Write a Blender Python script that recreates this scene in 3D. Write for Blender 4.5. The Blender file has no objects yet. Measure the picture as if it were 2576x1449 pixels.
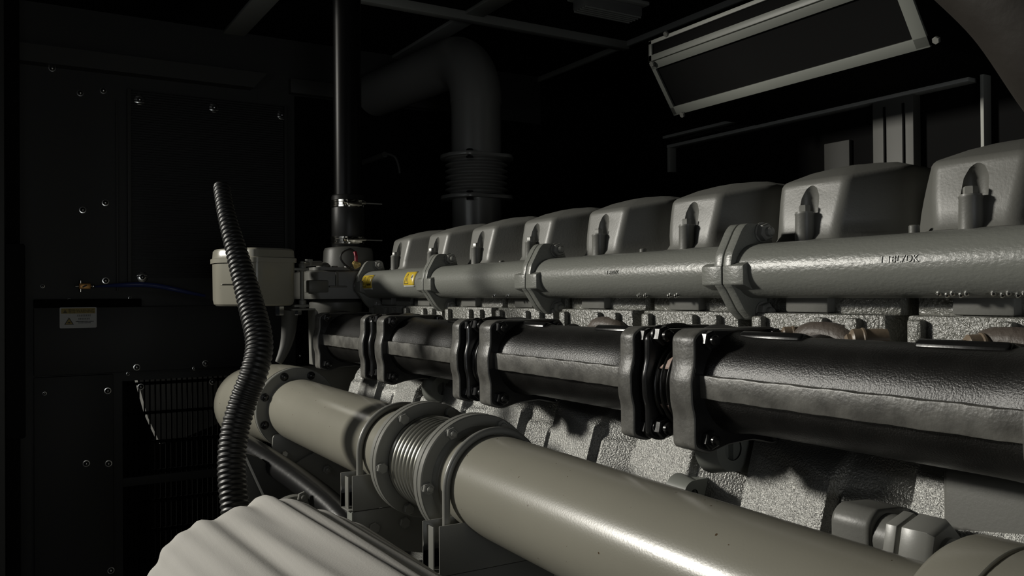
import bpy, bmesh, math, random
from math import sin, cos, pi, radians
from mathutils import Vector, Matrix
random.seed(7)
S = bpy.context.scene
COL = S.collection

# ------------------------------------------------------------------ camera
H = 1.45                     # lens height above the floor; all heights below are relative to the lens
FPX, CX, CY = 2150.0, 1288.0, 724.5
Lv = Vector((-14 - CX, 750 - CY, FPX)).normalized()      # along the engine, away from the lens (+Y)
Tv = Vector((4838 - CX, 715 - CY, FPX)); Tv = (Tv - Lv * Tv.dot(Lv)).normalized()   # across (+X)
Uv = Tv.cross(Lv)                                        # up (+Z)
cam_d = bpy.data.cameras.new('camera'); cam = bpy.data.objects.new('camera', cam_d)
COL.objects.link(cam); S.camera = cam
cam_d.sensor_width = 36; cam_d.lens = 36 * FPX / 2576; cam_d.clip_start = 0.02
right = Vector((Tv[0], Lv[0], Uv[0])); up = -Vector((Tv[1], Lv[1], Uv[1])); back = -Vector((Tv[2], Lv[2], Uv[2]))
M = Matrix((right, up, back)).transposed().to_4x4(); M.translation = Vector((0, 0, H))
cam.matrix_world = M

# ------------------------------------------------------------------ world, light, exposure
w = bpy.data.worlds.new('world'); S.world = w; w.use_nodes = True
w.node_tree.nodes['Background'].inputs[0].default_value = (0.75, 0.85, 1.0, 1)
w.node_tree.nodes['Background'].inputs[1].default_value = 0.004
def area(name, loc, target, sx, sy, power, color):
    d = bpy.data.lights.new(name, 'AREA'); d.shape = 'RECTANGLE'; d.size = sx; d.size_y = sy
    d.energy = power; d.color = color
    o = bpy.data.objects.new(name, d); COL.objects.link(o)
    o.location = Vector(loc) + Vector((0, 0, H))
    o.rotation_euler = (Vector(target) - Vector(loc)).to_track_quat('-Z', 'Y').to_euler()
    return o
area('doorway_daylight', (-2.45, 3.60, 1.27), (0.70, 0.90, -0.08), 0.50, 0.40, 150.0, (1.0, 0.965, 0.88))
area('doorway_sky', (-0.45, 1.45, 0.34), (0.65, 1.1, -0.1), 1.10, 0.10, 0.8, (0.94, 0.97, 1.0))
area('rear_fill', (0.05, -0.9, -0.10), (0.6, 2.5, 0.0), 0.5, 0.4, 2.7, (0.95, 0.98, 1.0))  # added fill light behind the lens
S.view_settings.view_transform = 'Standard'
try: S.view_settings.look = 'None'
except Exception: pass
S.view_settings.exposure = 0.0; S.view_settings.gamma = 1.0; S.view_settings.use_curve_mapping = False

# ------------------------------------------------------------------ pixel -> point helpers (lens at the origin)
def ray(u, v):
    d = Vector((u - CX, v - CY, FPX)); return Vector((d.dot(Tv), d.dot(Lv), d.dot(Uv)))
def onX(u, v, X): a = ray(u, v); return a * (X / a.x)
def onY(u, v, Y): a = ray(u, v); return a * (Y / a.y)
def onZ(u, v, Z): a = ray(u, v); return a * (Z / a.z)

# ------------------------------------------------------------------ materials
def mat(name, col, rough=0.5, metal=0.0, bump=0.0, bscale=60, detail=4, var=0.0, vscale=8, spec=0.5, stretch=None, coat=0.0, bdist=0.002, var_col=None, spots=None):
    m = bpy.data.materials.new(name); m.use_nodes = True
    nt = m.node_tree; N = nt.nodes; Lk = nt.links; b = N['Principled BSDF']
    b.inputs['Base Color'].default_value = (*col, 1); b.inputs['Roughness'].default_value = rough
    b.inputs['Metallic'].default_value = metal; b.inputs['Specular IOR Level'].default_value = spec
    b.inputs['Coat Weight'].default_value = coat
    tc = N.new('ShaderNodeTexCoord'); src = tc.outputs['Object']
    if stretch:
        mp = N.new('ShaderNodeMapping'); mp.inputs['Scale'].default_value = stretch
        Lk.new(src, mp.inputs['Vector']); src = mp.outputs['Vector']
    if bump > 0:
        n = N.new('ShaderNodeTexNoise'); n.inputs['Scale'].default_value = bscale; n.inputs['Detail'].default_value = detail
        Lk.new(src, n.inputs['Vector'])
        bp = N.new('ShaderNodeBump'); bp.inputs['Strength'].default_value = bump; bp.inputs['Distance'].default_value = bdist
        Lk.new(n.outputs['Fac'], bp.inputs['Height']); Lk.new(bp.outputs['Normal'], b.inputs['Normal'])
    cur = None
    if var > 0 or var_col:
        n2 = N.new('ShaderNodeTexNoise'); n2.inputs['Scale'].default_value = vscale; n2.inputs['Detail'].default_value = 6
        Lk.new(src, n2.inputs['Vector'])
        cr = N.new('ShaderNodeValToRGB'); cr.color_ramp.elements[0].position = 0.38; cr.color_ramp.elements[1].position = 0.66
        c1 = var_col or tuple(max(0, c * (1 - var)) for c in col)
        cr.color_ramp.elements[0].color = (*c1, 1); cr.color_ramp.elements[1].color = (*col, 1)
        Lk.new(n2.outputs['Fac'], cr.inputs['Fac']); cur = cr.outputs['Color']
    if spots:
        n3 = N.new('ShaderNodeTexNoise'); n3.inputs['Scale'].default_value = spots[0]; n3.inputs['Detail'].default_value = 1
        Lk.new(src, n3.inputs['Vector'])
        c3 = N.new('ShaderNodeValToRGB'); c3.color_ramp.elements[0].position = spots[1]; c3.color_ramp.elements[1].position = spots[1] + 0.02
        Lk.new(n3.outputs['Fac'], c3.inputs['Fac'])
        mx = N.new('ShaderNodeMixRGB'); Lk.new(c3.outputs['Color'], mx.inputs['Fac'])
        if cur: Lk.new(cur, mx.inputs['Color1'])
        else: mx.inputs['Color1'].default_value = (*col, 1)
        mx.inputs['Color2'].default_value = (*spots[2], 1); cur = mx.outputs['Color']
    if cur: Lk.new(cur, b.inputs['Base Color'])
    return m

G = {}
G['cast'] = mat('grey_cast_paint', (0.25, 0.25, 0.235), 0.33, metal=0.5, bump=1.0, bscale=430, detail=3, bdist=0.0016, spec=1.0)
G['head'] = mat('grey_head_paint', (0.175, 0.175, 0.155), 0.26, bump=1.0, bscale=260, detail=3, bdist=0.0022, spec=0.8)
G['cover'] = mat('grey_cover_paint', (0.16, 0.16, 0.146), 0.42, bump=0.15, bscale=300, bdist=0.001)
G['tube'] = mat('grey_manifold_paint', (0.20, 0.205, 0.185), 0.33, bump=0.5, bscale=300, detail=4, bdist=0.0009, stretch=(1, 0.6, 1))
G['pipe'] = mat('olive_grey_pipe_paint', (0.285, 0.275, 0.227), 0.26, bump=0.12, bscale=420, bdist=0.0006, var=0.08, vscale=5, spots=(150, 0.775, (0.09, 0.06, 0.035)))
G['flange'] = mat('grey_flange_paint', (0.21, 0.21, 0.19), 0.38, bump=0.1, bscale=200, bdist=0.0006)
G['steel'] = mat('grey_painted_fastener', (0.24, 0.24, 0.22), 0.33, bump=0.1, bscale=400, bdist=0.0004)
G['bellow'] = mat('brushed_bellows_steel', (0.34, 0.34, 0.30), 0.30, metal=0.75)
G['exh'] = mat('black_cast_manifold', (0.015, 0.0145, 0.0135), 0.33, bump=0.45, bscale=560, detail=6, bdist=0.0010, var=0.4, vscale=30)
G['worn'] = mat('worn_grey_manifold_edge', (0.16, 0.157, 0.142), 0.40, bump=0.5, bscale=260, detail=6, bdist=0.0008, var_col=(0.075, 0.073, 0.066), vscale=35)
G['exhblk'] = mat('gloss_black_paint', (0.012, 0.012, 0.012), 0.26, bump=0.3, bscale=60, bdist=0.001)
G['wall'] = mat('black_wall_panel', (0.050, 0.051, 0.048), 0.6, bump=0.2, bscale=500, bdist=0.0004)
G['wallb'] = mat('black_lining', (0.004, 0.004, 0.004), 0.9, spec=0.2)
G['beam'] = mat('grey_roof_beam', (0.46, 0.47, 0.43), 0.55)
G['frame'] = mat('grey_hatch_frame', (0.24, 0.25, 0.225), 0.45)
G['rub'] = mat('black_rubber', (0.020, 0.020, 0.019), 0.42, bump=0.2, bscale=300, bdist=0.0005)
G['galv'] = mat('galvanised_strip', (0.55, 0.56, 0.53), 0.45)
G['post'] = mat('grey_door_post', (0.12, 0.12, 0.11), 0.55)
G['vent'] = mat('dull_black_pipe', (0.006, 0.006, 0.006), 0.34, spec=0.25)
G['band'] = mat('dark_grey_rail', (0.07, 0.07, 0.064), 0.6)
G['chrome'] = mat('chrome', (0.75, 0.73, 0.66), 0.12, metal=1.0)
G['zinc'] = mat('zinc_bolt', (0.75, 0.75, 0.72), 0.22, metal=1.0)
G['duct'] = mat('dark_exhaust_steel', (0.27, 0.27, 0.255), 0.30, metal=0.2, bump=0.1, bscale=100)
G['cloth'] = mat('white_fabric', (0.50, 0.485, 0.45), 0.85, bump=0.35, bscale=500, bdist=0.0006, var=0.06, vscale=10)
G['yellow'] = mat('yellow_sticker', (0.62, 0.44, 0.03), 0.35)
G['ywall'] = mat('yellow_label_band', (0.42, 0.31, 0.06), 0.5)
G['white'] = mat('white_sticker', (0.62, 0.62, 0.58), 0.4)
G['black'] = mat('black_print', (0.012, 0.012, 0.01), 0.5)
G['darkyel'] = mat('dark_print', (0.10, 0.075, 0.01), 0.5)
G['brass'] = mat('brass_fitting', (0.72, 0.38, 0.12), 0.35, metal=0.6)
G['gold'] = mat('gold_connector', (0.95, 0.68, 0.25), 0.3, metal=0.6)
G['blue'] = mat('blue_hose', (0.05, 0.07, 0.22), 0.25)
G['red'] = mat('red_sleeve', (0.35, 0.02, 0.04), 0.4)
G['tan'] = mat('tan_sleeve', (0.22, 0.17, 0.12), 0.4, bump=0.2, bscale=100)
G['brown'] = mat('brown_rusty_cast', (0.10, 0.082, 0.068), 0.5, bump=0.6, bscale=150)
G['pink'] = mat('pink_gasket', (0.42, 0.30, 0.25), 0.6, bump=0.4, bscale=200)
G['duct2'] = mat('brown_wrapped_duct', (0.022, 0.018, 0.014), 0.6, bump=0.3, bscale=60)
G['core'] = mat('radiator_fins', (0.012, 0.012, 0.012), 0.5)
G['floor'] = mat('steel_floor', (0.03, 0.03, 0.03), 0.6, bump=0.2, bscale=40)
G['shroud'] = mat('grey_shroud', (0.16, 0.16, 0.15), 0.6)
G['glass'] = mat('clear_lamp_cover', (0.25, 0.25, 0.24), 0.15)

# ------------------------------------------------------------------ mesh builder
def basis(axis):
    a = Vector(axis).normalized()
    h = Vector((0, 0, 1)) if abs(a.z) < 0.9 else Vector((1, 0, 0))
    e1 = h.cross(a).normalized(); e2 = a.cross(e1).normalized()
    return a, e1, e2
class MB:
    def __init__(s): s.v = []; s.f = []
    def add(s, vs, fs):
        n = len(s.v); s.v += [Vector(q) for q in vs]; s.f += [tuple(i + n for i in f) for f in fs]; return s
    def box(s, lo, hi):
        x0, y0, z0 = lo; x1, y1, z1 = hi
        return s.add([(x0,y0,z0),(x1,y0,z0),(x1,y1,z0),(x0,y1,z0),(x0,y0,z1),(x1,y0,z1),(x1,y1,z1),(x0,y1,z1)],
                     [(0,3,2,1),(4,5,6,7),(0,1,5,4),(1,2,6,5),(2,3,7,6),(3,0,4,7)])
    def obox(s, c, ax, ay, az):
        c = Vector(c); ax, ay, az = Vector(ax)/2, Vector(ay)/2, Vector(az)/2
        vs = [c + ax*i + ay*j + az*k for k in (-1,1) for j in (-1,1) for i in (-1,1)]
        return s.add(vs, [(0,2,3,1),(4,5,7,6),(0,1,5,4),(1,3,7,5),(3,2,6,7),(2,0,4,6)])
    def prism(s, poly, o, e1, e2, d):
        o, e1, e2, d = Vector(o), Vector(e1), Vector(e2), Vector(d)
        n = len(poly); a = [o + e1*p[0] + e2*p[1] for p in poly]; b = [q + d for q in a]
        return s.add(a + b, [tuple(range(n-1, -1, -1)), tuple(range(n, 2*n))] + [(i, (i+1) % n, n+(i+1) % n, n+i) for i in range(n)])
    def lathe(s, prof, o, axis, n=40, caps=True, arc=None):
        o = Vector(o); a, e1, e2 = basis(axis); vs = []; fs = []; m = len(prof)
        for t, r in prof:
            for k in range(n):
                an = 2*pi*k/n; vs.append(o + a*t + (e1*cos(an) + e2*sin(an))*max(r, 1e-5))
        for j in range(m-1):
            for k in range(n):
                k2 = (k+1) % n; fs.append((j*n+k, j*n+k2, (j+1)*n+k2, (j+1)*n+k))
        if caps: fs.append(tuple(range(n-1, -1, -1))); fs.append(tuple(range((m-1)*n, m*n)))
        return s.add(vs, fs)
    def cyl(s, p0, p1, r, r1=None, n=24):
        p0, p1 = Vector(p0), Vector(p1); d = (p1-p0)
        return s.lathe([(0, r), (d.length, r if r1 is None else r1)], p0, d, n)
    def hexa(s, p, axis, r, h, dome=0.0):      # hexagonal head with chamfered rim
        a, e1, e2 = basis(axis); p = Vector(p); vs = []; 
        for t, q in ((0, 1), (h*0.82, 1), (h, 0.86)):
            for k in range(6):
                an = pi*k/3 + 0.3; vs.append(p + a*t + (e1*cos(an)+e2*sin(an))*r*q)
        fs = [tuple(range(5,-1,-1)), tuple(range(12,18))]
        for j in (0, 1):
            for k in range(6): fs.append((j*6+k, j*6+(k+1)%6, (j+1)*6+(k+1)%6, (j+1)*6+k))
        s.add(vs, fs)
        if dome > 0: s.lathe([(0, dome), (h*0.55, dome), (h*0.8, dome*0.7), (h*0.88, 0)], p + a*h*0.97, axis, 12)
        return s
    def tube(s, path, r, n=20, caps=True, rf=None):
        path = [Vector(p) for p in path]; m = len(path); vs = []; fs = []
        t0 = (path[1]-path[0]).normalized(); a, e1, e2 = basis(t0)
        for i in range(m):
            t = (path[min(i+1, m-1)] - path[max(i-1, 0)]).normalized()
            e1 = (e1 - t*e1.dot(t)).normalized(); e2 = t.cross(e1)
            rr = rf(i) if rf else r
            for k in range(n):
                an = 2*pi*k/n; vs.append(path[i] + (e1*cos(an)+e2*sin(an))*rr)
        for j in range(m-1):
            for k in range(n):
                k2 = (k+1) % n; fs.append((j*n+k, j*n+k2, (j+1)*n+k2, (j+1)*n+k))
        if caps: fs.append(tuple(range(n-1,-1,-1))); fs.append(tuple(range((m-1)*n, m*n)))
        return s.add(vs, fs)
    def grid(s, fn, nu, nv, closed_u=False):
        vs = [fn(i, j) for j in range(nv) for i in range(nu)]; fs = []
        for j in range(nv-1):
            for i in range(nu if closed_u else nu-1):
                i2 = (i+1) % nu; fs.append((j*nu+i, j*nu+i2, (j+1)*nu+i2, (j+1)*nu+i))
        return s.add(vs, fs)
def catmull(pts, k=8):
    pts = [Vector(p) for p in pts]; out = []
    for i in range(len(pts)-1):
        p0 = pts[max(i-1, 0)]; p1 = pts[i]; p2 = pts[i+1]; p3 = pts[min(i+2, len(pts)-1)]
        for j in range(k):
            t = j/k
            out.append(0.5*((2*p1) + (p2-p0)*t + (2*p0-5*p1+4*p2-p3)*t*t + (3*p1-p0-3*p2+p3)*t**3))
    out.append(pts[-1]); return out
def resample(path, step):
    out = [path[0]]; acc = 0
    for a, b in zip(path, path[1:]):
        L = (b-a).length; pos = step-acc
        while pos <= L: out.append(a.lerp(b, pos/L)); pos += step
        acc = L-(pos-step)
    return out
def inset_round(poly, r, k=4):     # rounds the corners of a 2D polygon
    out = []; n = len(poly)
    for i in range(n):
        p = Vector((*poly[i], 0)); a = Vector((*poly[i-1], 0)); b = Vector((*poly[(i+1) % n], 0))
        da = (a-p); db = (b-p); rr = min(r, da.length*0.45, db.length*0.45)
        q0 = p + da.normalized()*rr; q1 = p + db.normalized()*rr
        for j in range(k+1):
            t = j/k; q = q0*(1-t)**2 + p*2*t*(1-t) + q1*t*t; out.append((q.x, q.y))
    return out

UP = Vector((0, 0, H))
def world_loc(o):
    p = Vector(o.location); q = o.parent
    while q: p = p + Vector(q.location); q = q.parent
    return p
def obj(name, mb, m, parent=None, bevel=0.0, seg=2, flat=False, ang=34):
    xs = mb.v; lo = Vector((min(p.x for p in xs), min(p.y for p in xs), min(p.z for p in xs))); hi = Vector((max(p.x for p in xs), max(p.y for p in xs), max(p.z for p in xs)))
    o0 = Vector(((lo.x+hi.x)/2, (lo.y+hi.y)/2, lo.z))
    bm = bmesh.new(); vv = [bm.verts.new(p - o0) for p in mb.v]
    for f in mb.f:
        try: bm.faces.new([vv[i] for i in f])
        except ValueError: pass
    bmesh.ops.remove_doubles(bm, verts=bm.verts, dist=1e-6)
    bmesh.ops.recalc_face_normals(bm, faces=bm.faces)
    if bevel > 0:
        es = [e for e in bm.edges if len(e.link_faces) == 2 and e.calc_face_angle(0) > 0.6]
        if es: bmesh.ops.bevel(bm, geom=es, offset=bevel, segments=seg, profile=0.5, affect='EDGES', clamp_overlap=True)
    for f in bm.faces: f.smooth = not flat
    for e in bm.edges:
        if len(e.link_faces) == 2 and e.calc_face_angle(0) > radians(ang): e.smooth = False
    me = bpy.data.meshes.new(name); bm.to_mesh(me); bm.free(); me.materials.append(m)
    o = bpy.data.objects.new(name, me); COL.objects.link(o)
    wl = o0 + UP
    if parent: o.parent = parent; o.location = wl - world_loc(parent)
    else: o.location = wl
    return o
def tag(o, label, cat, group=None):
    o['label'] = label; o['category'] = cat
    if group: o['group'] = group
    return o
def thing(name, label, cat, loc, group=None):
    o = bpy.data.objects.new(name, None); COL.objects.link(o); o.empty_display_size = 0.05
    o.location = Vector(loc) + UP; return tag(o, label, cat, group)
def struct(name, mb, m, parent=None, **k):
    o = obj(name, mb, m, parent, **k)
    if not parent: o['kind'] = 'structure'
    return o
def dup_tree(o, off, parent=None):
    c = o.copy(); COL.objects.link(c); c.parent = parent
    c.location = Vector(o.location) + Vector(off)
    for ch in o.children: dup_tree(ch, (0, 0, 0), c)
    return c

# ================================================================== THE SETTING
XR, YB, ZC, XL = 1.93, 2.95, 0.895, -0.01
struct('floor', MB().box((-1.6, -1.4, -H-0.03), (2.1, 3.6, -H)), G['floor'])
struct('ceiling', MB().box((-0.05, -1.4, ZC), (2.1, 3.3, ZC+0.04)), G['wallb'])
# back bulkhead with the grille opening left free
gx0, gx1, gz0, gz1 = 0.345, 0.86, -1.15, -0.265
mb = MB()
mb.box((-0.1, YB, -H), (gx0, YB+0.03, ZC)); mb.box((gx1, YB, -H), (2.1, YB+0.03, ZC))
mb.box((gx0, YB, gz1), (gx1, YB+0.03, ZC)); mb.box((gx0, YB, -H), (gx1, YB+0.03, gz0))
wb = struct('wall_back', mb, G['wall'])
struct('trim_20', MB().box((0.90, YB-0.004, -H), (XR-0.001, YB-0.0005, 0.70)), G['wallb'])  # near-black sheet added to keep the right of the bulkhead dim
# right wall with door opening (dark lining outside of it)
struct('trim_21', MB().box((-0.1, 3.26, -H), (2.1, 3.29, ZC)), G['wallb'])
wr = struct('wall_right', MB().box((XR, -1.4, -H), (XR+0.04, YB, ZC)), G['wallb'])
wl = struct('wall_left', MB().box((-0.06, 2.60, -H), (XL, YB, ZC)), G['wall'])
struct('wall_front', MB().box((-0.05, -1.4, -H), (2.1, -1.36, ZC)), G['wallb'])
# left jamb of the open doorway
jb = struct('trim_1', MB().box((-0.06, 2.45, -H), (0.022, 2.60, ZC)), G['frame'] if False else G['wall'], bevel=0.003)
struct('trim_2', MB().box((0.022, 2.51, -H), (0.056, 2.58, ZC)), G['wallb'], bevel=0.006)
struct('trim_3', MB().box((0.022, 2.45, -0.35), (0.066, 2.51, 0.135)), G['wallb'], bevel=0.006)
# beams on the ceiling
def strip(name, lo, hi, m=G['beam'], bv=0.002): return struct(name, MB().box(lo, hi), m, bevel=bv)
strip('trim_4', (0.05, 2.37, ZC-0.028), (XR, 2.40, ZC))
strip('trim_5', (1.27, -1.3, ZC-0.012), (1.335, 2.369, ZC))
strip('trim_6', (1.27, 2.401, ZC-0.012), (1.335, YB-0.001, ZC))
strip('trim_7', (0.66, -1.3, ZC-0.012), (0.73, 2.369, ZC))
strip('trim_8', (0.66, 2.401, ZC-0.012), (0.73, YB-0.001, ZC))
strip('trim_9', (XR-0.014, -1.3, ZC-0.02), (XR-0.001, 2.369, ZC), G['galv'])
strip('trim_10', (XR-0.014, 2.401, ZC-0.02), (XR-0.001, YB-0.001, ZC))
# flange rail high on the back bulkhead
a = onY(665, 150, YB-0.05)
mb = MB().prism([(0.03, 0.755), (a.x+0.01, 0.755), (a.x-0.035, 0.702), (0.03, 0.702)], (0, YB-0.05, 0), (1,0,0), (0,0,1), (0, 0.05, 0))
strip('trim_11', (0.88, YB-0.03, 0.705), (1.62, YB, 0.755), G['band'])
o = struct('trim_12', mb, G['band'])
# lower cover panel of the bulkhead under the shelf line, and plates beside the grille
o = struct('trim_13', MB().box((0.10, YB-0.028, -0.235), (0.72, YB, -0.03)), G['wall'], bevel=0.003)
o2 = struct('trim_14', MB().box((0.10, YB-0.014, -H), (0.318, YB, -0.240)), G['wall'], bevel=0.003)
o3 = struct('trim_15', MB().box((0.10, YB-0.020, -0.030), (0.40, YB, -0.005)), G['wallb'], bevel=0.003)
struct('trim_16', MB().box((0.328, YB-0.012, 0.02), (0.334, YB, 0.62)), G['band'], bevel=0.001)
# bolts of the bulkhead
pts = [(131,172,0),(202,234,0),(260,228,0),(351,251,1),(539,271,1),(709,290,1),(208,528,0),(265,510,0),(266,706,0),(358,697,1),(327,750,0),(174,755,0),(107,720,0),
       (112,990,0),(344,924,0),(322,940,0),(488,927,0),(517,914,0),(271,983,0),(354,973,0),(534,960,0),(545,695,0),(217,1166,0),(273,1166,0),(279,1435,0),(755,895,0),(1438,323,0),(1401,358,0)]
small = {(327,750),(174,755),(107,720),(112,990),(322,940),(488,927),(1401,358)}
for (u, v, ring) in pts:
    yb = YB
    if v in (924, 914, 927, 940) : yb = YB
    if 770 < v < 932 and u < 560: yb = YB-0.028
    if u < 300 and v > 960: yb = YB-0.014
    p = onY(u, v, yb); r = 0.0045 if (u, v) in small else 0.0078
    m2 = MB()
    if ring: m2.lathe([(0, 0.017), (0.002, 0.017), (0.003, 0.015)], p, (0,-1,0), 28)
    m2.lathe([(0, r*1.3), (0.0015, r*1.3), (0.0018, r)], p + Vector((0,-0.002 if ring else 0,0)), (0,-1,0), 20)
    m2.lathe([(0, r), (r*0.35, r*0.95), (r*0.7, r*0.7), (r*0.9, r*0.3), (r*0.95, 0)], p + Vector((0,-0.0015,0)), (0,-1,0), 16)
    obj('bolt', m2, G['zinc'], wb)

# slotted grille
t = thing('air_grille', 'black slotted air grille low in the back bulkhead, pale shroud showing through it', 'grille', ((gx0+gx1)/2, YB, gz0))
mb = MB(); px, pz = 0.0163, 0.0945
nx = int((gx1-gx0)/px); nz = int((gz1-gz0)/pz)
for i in range(nx+1): x = gx0 + i*px; mb.box((x-0.0022, YB+0.004, gz0), (x+0.0022, YB+0.008, gz1))
for j in range(nz+1):
    z = gz1-0.012 - j*pz
    mb.box((gx0, YB+0.004, z-0.005), (gx1, YB+0.0081, z+0.005))
    if j: 
        pass
obj('slotted_plate', mb, G['wallb'], t)
obj('divider_bar', MB().box((gx0, YB+0.0, -0.60), (gx1, YB+0.006, -0.572)), G['wall'], t, bevel=0.002)
# fan shroud behind the grille
q_ = [onY(u, v, 3.04) for u, v in ((330, 900), (372, 1050), (404, 1118), (470, 1098), (548, 1066), (640, 1000), (640, 880))]
mb = MB().prism([(p.x, p.z) for p in q_], (0, 3.04, 0), (1,0,0), (0,0,1), (0, 0.08, 0))
obj('fan_shroud', mb, G['shroud'], t)

# radiator core frame on the bulkhead
t = thing('radiator_core', 'dark radiator core with fine fins on the back bulkhead, behind the corrugated hose', 'radiator', (0.55, YB, 0.06))
x0, x1, z0, z1 = 0.372, 0.86, 0.06, 0.66
mb = MB()
for k in range(75): z = z0 + 0.008*k + 0.004; mb.box((x0, YB-0.010, z), (x1, YB-0.004, z+0.0025))
obj('fin_stack', mb, G['core'], t)
mb = MB().box((x0-0.012, YB-0.018, z0-0.02), (x0, YB, z1)); obj('side_channel', mb, G['band'], t, bevel=0.002)
mb = MB().box((x1, YB-0.018, z0-0.02), (x1+0.012, YB, z1)); obj('side_channel', mb, G['wall'], t, bevel=0.002)

# ---- right wall: hatch box and door frame
t = thing('ventilation_hatch', 'black ventilation hatch box framed in grey metal strips, high on the right wall', 'hatch', (1.7, 1.3, 0.46))
Ya, Yb_ = 1.01, 1.755
A0 = (1.50, 0.672); A1 = (1.50, 0.617); A2 = (1.585, 0.487); A3 = (XR, 0.487); A4 = (XR, 0.672)
mb = MB().prism([A0, A1, A2, A3, A4], (0, Ya, 0), (1,0,0), (0,0,1), (0, Yb_-Ya, 0)); obj('baffle_panel', mb, G['wallb'], t)
def rail(p, q, wdt, dep):     # frame strip between two points of the box outline
    p, q = Vector(p), Vector(q); d = q-p; n = Vector((0,0,1)) if abs(d.normalized().z) < 0.5 else Vector((0,1,0))
    return MB().obox((p+q)/2, d, d.normalized().cross(n).normalized()*dep, d.normalized().cross(d.normalized().cross(n)).normalized()*wdt)
def V3(a, y): return Vector((a[0], y, a[1]))
s_ = Vector((A2[0]-A1[0], 0, A2[1]-A1[1])).normalized(); nn = Vector((-0.84, 0, -0.55))*0.003
def frame_bar(lo_y, hi_y, base, width, m, nm='frame_bar'):
    base = Vector((base[0], 0, base[1])); 
    vs = []
    c = base + s_*width/2 + nn; c.y = (lo_y+hi_y)/2
    return obj(nm, MB().obox(c, Vector((0, hi_y-lo_y, 0)), s_*width, nn*2), m, t, bevel=0.001)
frame_bar(Ya, Yb_, A1, 0.020, G['frame'])
frame_bar(Ya, Yb_, (A2[0]-s_.x*0.022, A2[1]-s_.z*0.022), 0.024, G['frame'])
for y0, y1 in ((Ya, Ya+0.03), (Yb_-0.014, Yb_)):
    c = Vector(((A1[0]+A2[0])/2, (y0+y1)/2, (A1[1]+A2[1])/2)) + nn
    obj('frame_bar', MB().obox(c, Vector((0, y1-y0, 0)), s_*0.155, nn*2), G['frame'], t, bevel=0.001)
obj('frame_bar', MB().box((A0[0]-0.006, Ya, A1[1]), (A0[0], Yb_, A1[1]+0.016)), G['frame'], t, bevel=0.001)
obj('frame_bar', MB().box((A0[0]-0.006, Ya, A0[1]-0.010), (A0[0], Yb_, A0[1])), G['beam'], t, bevel=0.001)
obj('frame_bar', MB().box((A0[0]-0.006, Yb_-0.012, A1[1]), (A0[0], Yb_, A0[1])), G['frame'], t, bevel=0.001)
for u, v, X in ((2357, 100, 1.575), (1718, 288, 1.578), (1642, 160, 1.494), (1677, 85, 1.494)):
    obj('bolt', MB().hexa(onX(u, v, X), (-0.84, 0, -0.5), 0.008, 0.006), G['steel'], t)

fr = thing('door_2', 'frame', 'door', (XR, 1.6, 0.3)); 
for k in ('label', 'category'): del fr[k]
fr['kind'] = 'structure'
def wallstrip(y0, y1, z0, z1, dep, m, nm='frame'): return obj(nm, MB().box((XR-dep, y0, z0), (XR, y1, z1)), m, fr, bevel=0.001)
wallstrip(1.10, 2.16, 0.512, 0.521, 0.034, G['galv']); wallstrip(1.12, 2.14, 0.478, 0.488, 0.034, G['galv'])
wallstrip(2.132, 2.145, 0.40, 0.488, 0.028, G['beam']); wallstrip(1.088, 1.096, -0.2, 0.60, 0.03, G['beam'])
path = [Vector((XR-0.012, 1.14 + 1.0*k/40, 0.500 - 0.006*sin(k*0.33))) for k in range(41)]
obj('rubber_seal', MB().tube(path, 0.006, 10), G['rub'], fr)
struct('trim_17', MB().box((XR-0.03, 1.26, -0.5), (XR, 1.372, 0.478)), G['post'], bevel=0.002)
struct('trim_18', MB().box((XR-0.034, 1.283, -0.5), (XR-0.03, 1.287, 0.46)).box((XR-0.034, 1.335, -0.5), (XR-0.03, 1.339, 0.46)), G['wallb'])
struct('trim_19', MB().box((XR-0.012, 1.455, -0.5), (XR, 1.535, 0.40)), G['band'], bevel=0.002)
# ceiling lamp
t = thing('ceiling_lamp', 'ribbed bulkhead lamp fixed under the dark ceiling near the top edge', 'lamp', (1.66, 2.08, 0.80))
p0 = onZ(1462, 12, ZC-0.02); p1 = onZ(1612, 22, ZC-0.02)
cxm = (p0+p1)/2
obj('mounting_plate', MB().box((cxm.x-0.13, cxm.y-0.05, ZC-0.012), (cxm.x+0.11, cxm.y+0.05, ZC)), G['beam'], t, bevel=0.003)
mb = MB().box((cxm.x-0.12, cxm.y-0.035, ZC-0.045), (cxm.x+0.095, cxm.y+0.035, ZC-0.012))
obj('diffuser', mb, G['glass'], t, bevel=0.006)
mb = MB()
for k in range(5): mb.box((cxm.x-0.118, cxm.y-0.030+k*0.014, ZC-0.049), (cxm.x+0.092, cxm.y-0.026+k*0.014, ZC-0.044))
obj('guard_ribs', mb, G['beam'], t)

# ================================================================== THE ENGINE
YK = [0.539 + 0.205*k for k in range(8)]
eng = thing('engine', 'large grey industrial diesel engine with a row of rounded rocker covers', 'engine', (1.1, 1.15, -H))
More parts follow.
